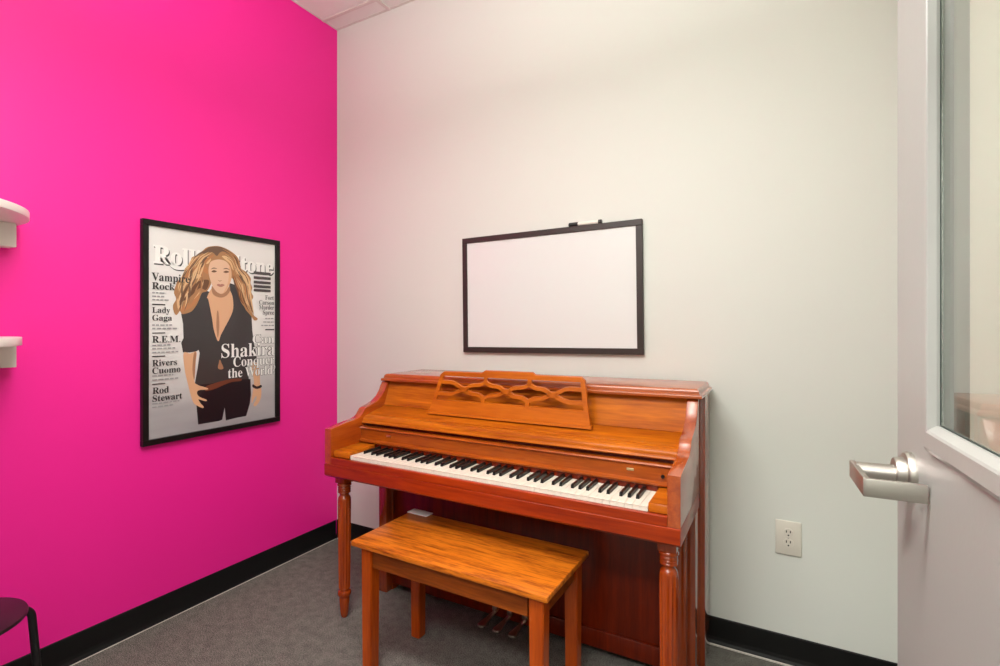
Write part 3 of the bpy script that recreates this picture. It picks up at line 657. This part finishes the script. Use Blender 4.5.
# ------------------------------------------------------------------ wall outlet
ot = thing('wall_outlet', 'white double electrical outlet low on the white wall right of the piano', 'outlet', (2.362, -.0005, .476))
bm = B(); add_box(bm, 2.319, 2.405, -.007, -.0005, .412, .540, .003, 3); obj('cover_plate', bm, 'outlet_ivory', ot, 40)
for zc in (.4955, .4575):
    bm = B(); add_lathe(bm, [(.0165, -.0095), (.0172, -.0085), (.0172, -.0068)], 2.362, zc, 28, axis='y'); so = obj('socket', bm, 'outlet_ivory', ot, 40)
    bm = B()
    for dx in (-.0065, .0065): add_box(bm, 2.362+dx-.0017, 2.362+dx+.0017, -.0098, -.0090, zc+.001, zc+.010)
    add_lathe(bm, [(.003, -.0098), (.003, -.0090)], 2.362, zc-.008, 12, axis='y'); obj('slot', bm, 'slot_dark', so)
bm = B(); add_lathe(bm, [(.002, -.0085), (.003, -.008), (.003, -.0068)], 2.362, .4765, 14, axis='y'); obj('screw', bm, 'nickel', ot, 40)

# ------------------------------------------------------------------ wall shelves with a bowed front
def wall_shelf(ye, zb, th, cbot, label):
    s = thing('wall_shelf', label, 'shelf', (.001, ye-.40, cbot), 'white shelves on the pink wall')
    rx, ry = .38, .40; cx_ = .05; pts = [(.001, ye)]
    for k in range(19):
        a = PI/2*k/18; pts.append((cx_+rx*math.sin(a), ye-ry+ry*math.cos(a)))
    pts += [(cx_+rx, ye-.80), (.001, ye-.80)]
    bm = B(); add_prism(bm, pts, zb, zb+th, 'z', .002); obj('shelf_board', bm, 'shelf_white', s, 30)
    bm = B(); add_box(bm, .001, .060, ye-.76, -1.484, cbot, zb-.0002, .002); obj('cleat', bm, 'shelf_white', s, 30)
wall_shelf(-1.465, 1.622, .025, 1.541, 'upper of the two white rounded shelves on the pink wall')
wall_shelf(-1.484, 1.210, .027, 1.132, 'lower of the two white rounded shelves on the pink wall')

# ------------------------------------------------------------------ stool
st = thing('stool', 'black round stool with bent tube legs at the foot of the pink wall', 'stool', (.342, -1.718, 0))
sx, sy, sr = .348, -1.715, .160
bm = B(); add_lathe(bm, [(sr-.006, .434), (sr-.001, .437), (sr, .442), (sr-.002, .4465), (sr-.008, .449), (.012, .449), (.011, .447), (.011, .434)], sx, sy, 64); obj('seat', bm, 'seat_black', st, 40)
for k in range(4):
    a = math.radians(90)+k*PI/2; ca, sa = math.cos(a), math.sin(a); pts = []
    hgt = .424 + (.0 if k % 2 else -.0)
    for r_ in (.0 if k < 2 else .02, .06, .12): pts.append((sx+r_*ca, sy+r_*sa, hgt))
    for j in range(9):
        q = PI/2*j/8; rr = .140+.036*math.sin(q); pts.append((sx+rr*ca, sy+rr*sa, hgt-.036*(1-math.cos(q))))
    pts.append((sx+.190*ca, sy+.190*sa, .20)); pts.append((sx+.205*ca, sy+.205*sa, .012))
    bm = B(); add_tube(bm, pts, .0105); lg = obj('leg', bm, 'tube_black', st, 60)
    bm = B(); add_lathe(bm, [(.013, 0), (.0135, .003), (.0125, .018)], sx+.2045*ca, sy+.2045*sa, 16); obj('foot_cap', bm, 'plastic_black', lg, 40)

# ------------------------------------------------------------------ open door with its glass light and lever
DE = Vector((2.506, -1.160, 0)); DD = Vector((-.0576, .9983, 0)).normalized(); DN = Vector((-DD.y, DD.x, 0))   # DN points to the room (left)
dr = bpy.data.objects.new('door_1', None); C.objects.link(dr); dr['kind'] = 'structure'
hinge = DE-DD*.91; dr.location = hinge; ORG['door_1'] = tuple(hinge)
def dpt(s, o, z): return DE-DD*s+DN*o+Vector((0, 0, z))
def dbox(bm, s0, s1, o0, o1, z0, z1, bev=0, seg=2):
    t = bmesh.new(); add_box(t, s0, s1, o0, o1, z0, z1, bev, seg)
    for v in t.verts: v.co = dpt(v.co.x, v.co.y, v.co.z)
    merge(bm, t)
def dprism(bm, poly, a0, a1, axis, bev=0):
    t = bmesh.new(); add_prism(t, poly, a0, a1, axis, bev)
    for v in t.verts: v.co = dpt(v.co.x, v.co.y, v.co.z)
    merge(bm, t)
TH = .040; S0, S1, Z0, Z1 = .166, .747, 1.108, 1.985
o_ = .0145
bm = B()
for a in ((0, S0+o_, .008, 2.12), (S1-o_, .91, .008, 2.12), (S0+o_, S1-o_, .008, Z0+o_), (S0+o_, S1-o_, Z1-o_, 2.12)):
    dbox(bm, a[0], a[1], -TH, 0, a[2], a[3])
obj('door_leaf', bm, 'door_paint', dr)
# raised frame round the glass: flat face then a slope in to the pane
def lite(bm, side):
    f = lambda o: o if side > 0 else -TH-o
    loops = []
    for ins, off in (((0, 0), (0, .006), (.003, .009), (.013, .009), (.0145, .0075), (.018, -.001), (.018, -.005), (.014, -.005)) if side > 0 else
                     ((0, 0), (0, .001), (.001, .002), (.002, .002), (.003, .001), (.018, -.026), (.018, -.028), (.015, -.028))):
        loops.append([dpt(S0+ins, f(off), Z0+2*ins), dpt(S1-ins, f(off), Z0+2*ins), dpt(S1-ins, f(off), Z1-2*ins), dpt(S0+ins, f(off), Z1-2*ins)])
    t = bmesh.new(); L = [[t.verts.new(p) for p in l] for l in loops]
    for a, b_ in zip(L, L[1:]):
        for i in range(4): t.faces.new((a[i], a[(i+1) % 4], b_[(i+1) % 4], b_[i]))
    bmesh.ops.recalc_face_normals(t, faces=t.faces)
    merge(bm, t)
bm = B(); lite(bm, 1); lite(bm, -1); lf = obj('glazing_frame', bm, 'door_paint', dr)
bm = B()
g = .017; gz = .035
for a in ((S0+g, S0+g+.0017, Z0+gz, Z1-gz), (S1-g-.0017, S1-g, Z0+gz, Z1-gz), (S0+g+.0017, S1-g-.0017, Z0+gz, Z0+gz+.003), (S0+g+.0017, S1-g-.0017, Z1-gz-.003, Z1-gz)):
    dbox(bm, a[0], a[1], -.0125, -.0045, a[2], a[3])
obj('gasket', bm, 'gasket', lf)
bm = B(); dbox(bm, S0+.0188, S1-.0188, -.0115, -.0055, Z0+.0382, Z1-.0382); obj('glass_pane', bm, 'clear_glass', dr)
# lever set
LZ = 1.047; LS = .079
def dcyl(bm, prof, s, z, seg=32):
    t = bmesh.new(); add_lathe(t, prof, s, z, seg, axis='y')
    for v in t.verts: v.co = dpt(v.co.x, v.co.y, v.co.z)
    merge(bm, t)
for sd in (1, -1):
    f = (lambda o: o) if sd > 0 else (lambda o: -TH-o)
    bm = B(); dcyl(bm, [(.033, f(0)), (.033, f(.006)), (.031, f(.009)), (.024, f(.010)), (.0235, f(.020)), (.022, f(.022)), (.015, f(.0225))], LS, LZ+.006)
    hd = obj('door_handle', bm, 'nickel', dr, 35)
    bm = B(); dcyl(bm, [(.0145, f(.020)), (.0140, f(.062)), (.0140, f(.070))], LS, LZ+.003)
    zt, zb = LZ+.0135, LZ-.0135
    dbox(bm, LS-.026, LS+.081, min(f(.066), f(.074)), max(f(.066), f(.074)), zb, zt, .0015)
    dprism(bm, [(LS+.073, f(.066)), (LS+.081, f(.074)), (LS+.0835, f(.070)), (LS+.086, f(.003)), (LS+.079, f(.003)), (LS+.0755, f(.064))], zb+.001, zt-.0005, 'z', .001)
    obj('lever', bm, 'nickel', hd, 35)
bm = B()
for z in (.25, 1.07, 1.90): 
    t = bmesh.new(); add_lathe(t, [(.008, z-.05), (.008, z+.05)], .917, -.020, 14)
    for v in t.verts: v.co = dpt(v.co.x, v.co.y, v.co.z)
    merge(bm, t)
obj('hinge', bm, 'nickel', dr, 40)
for o in list(bpy.data.objects):
    if '_org' in o: del o['_org']
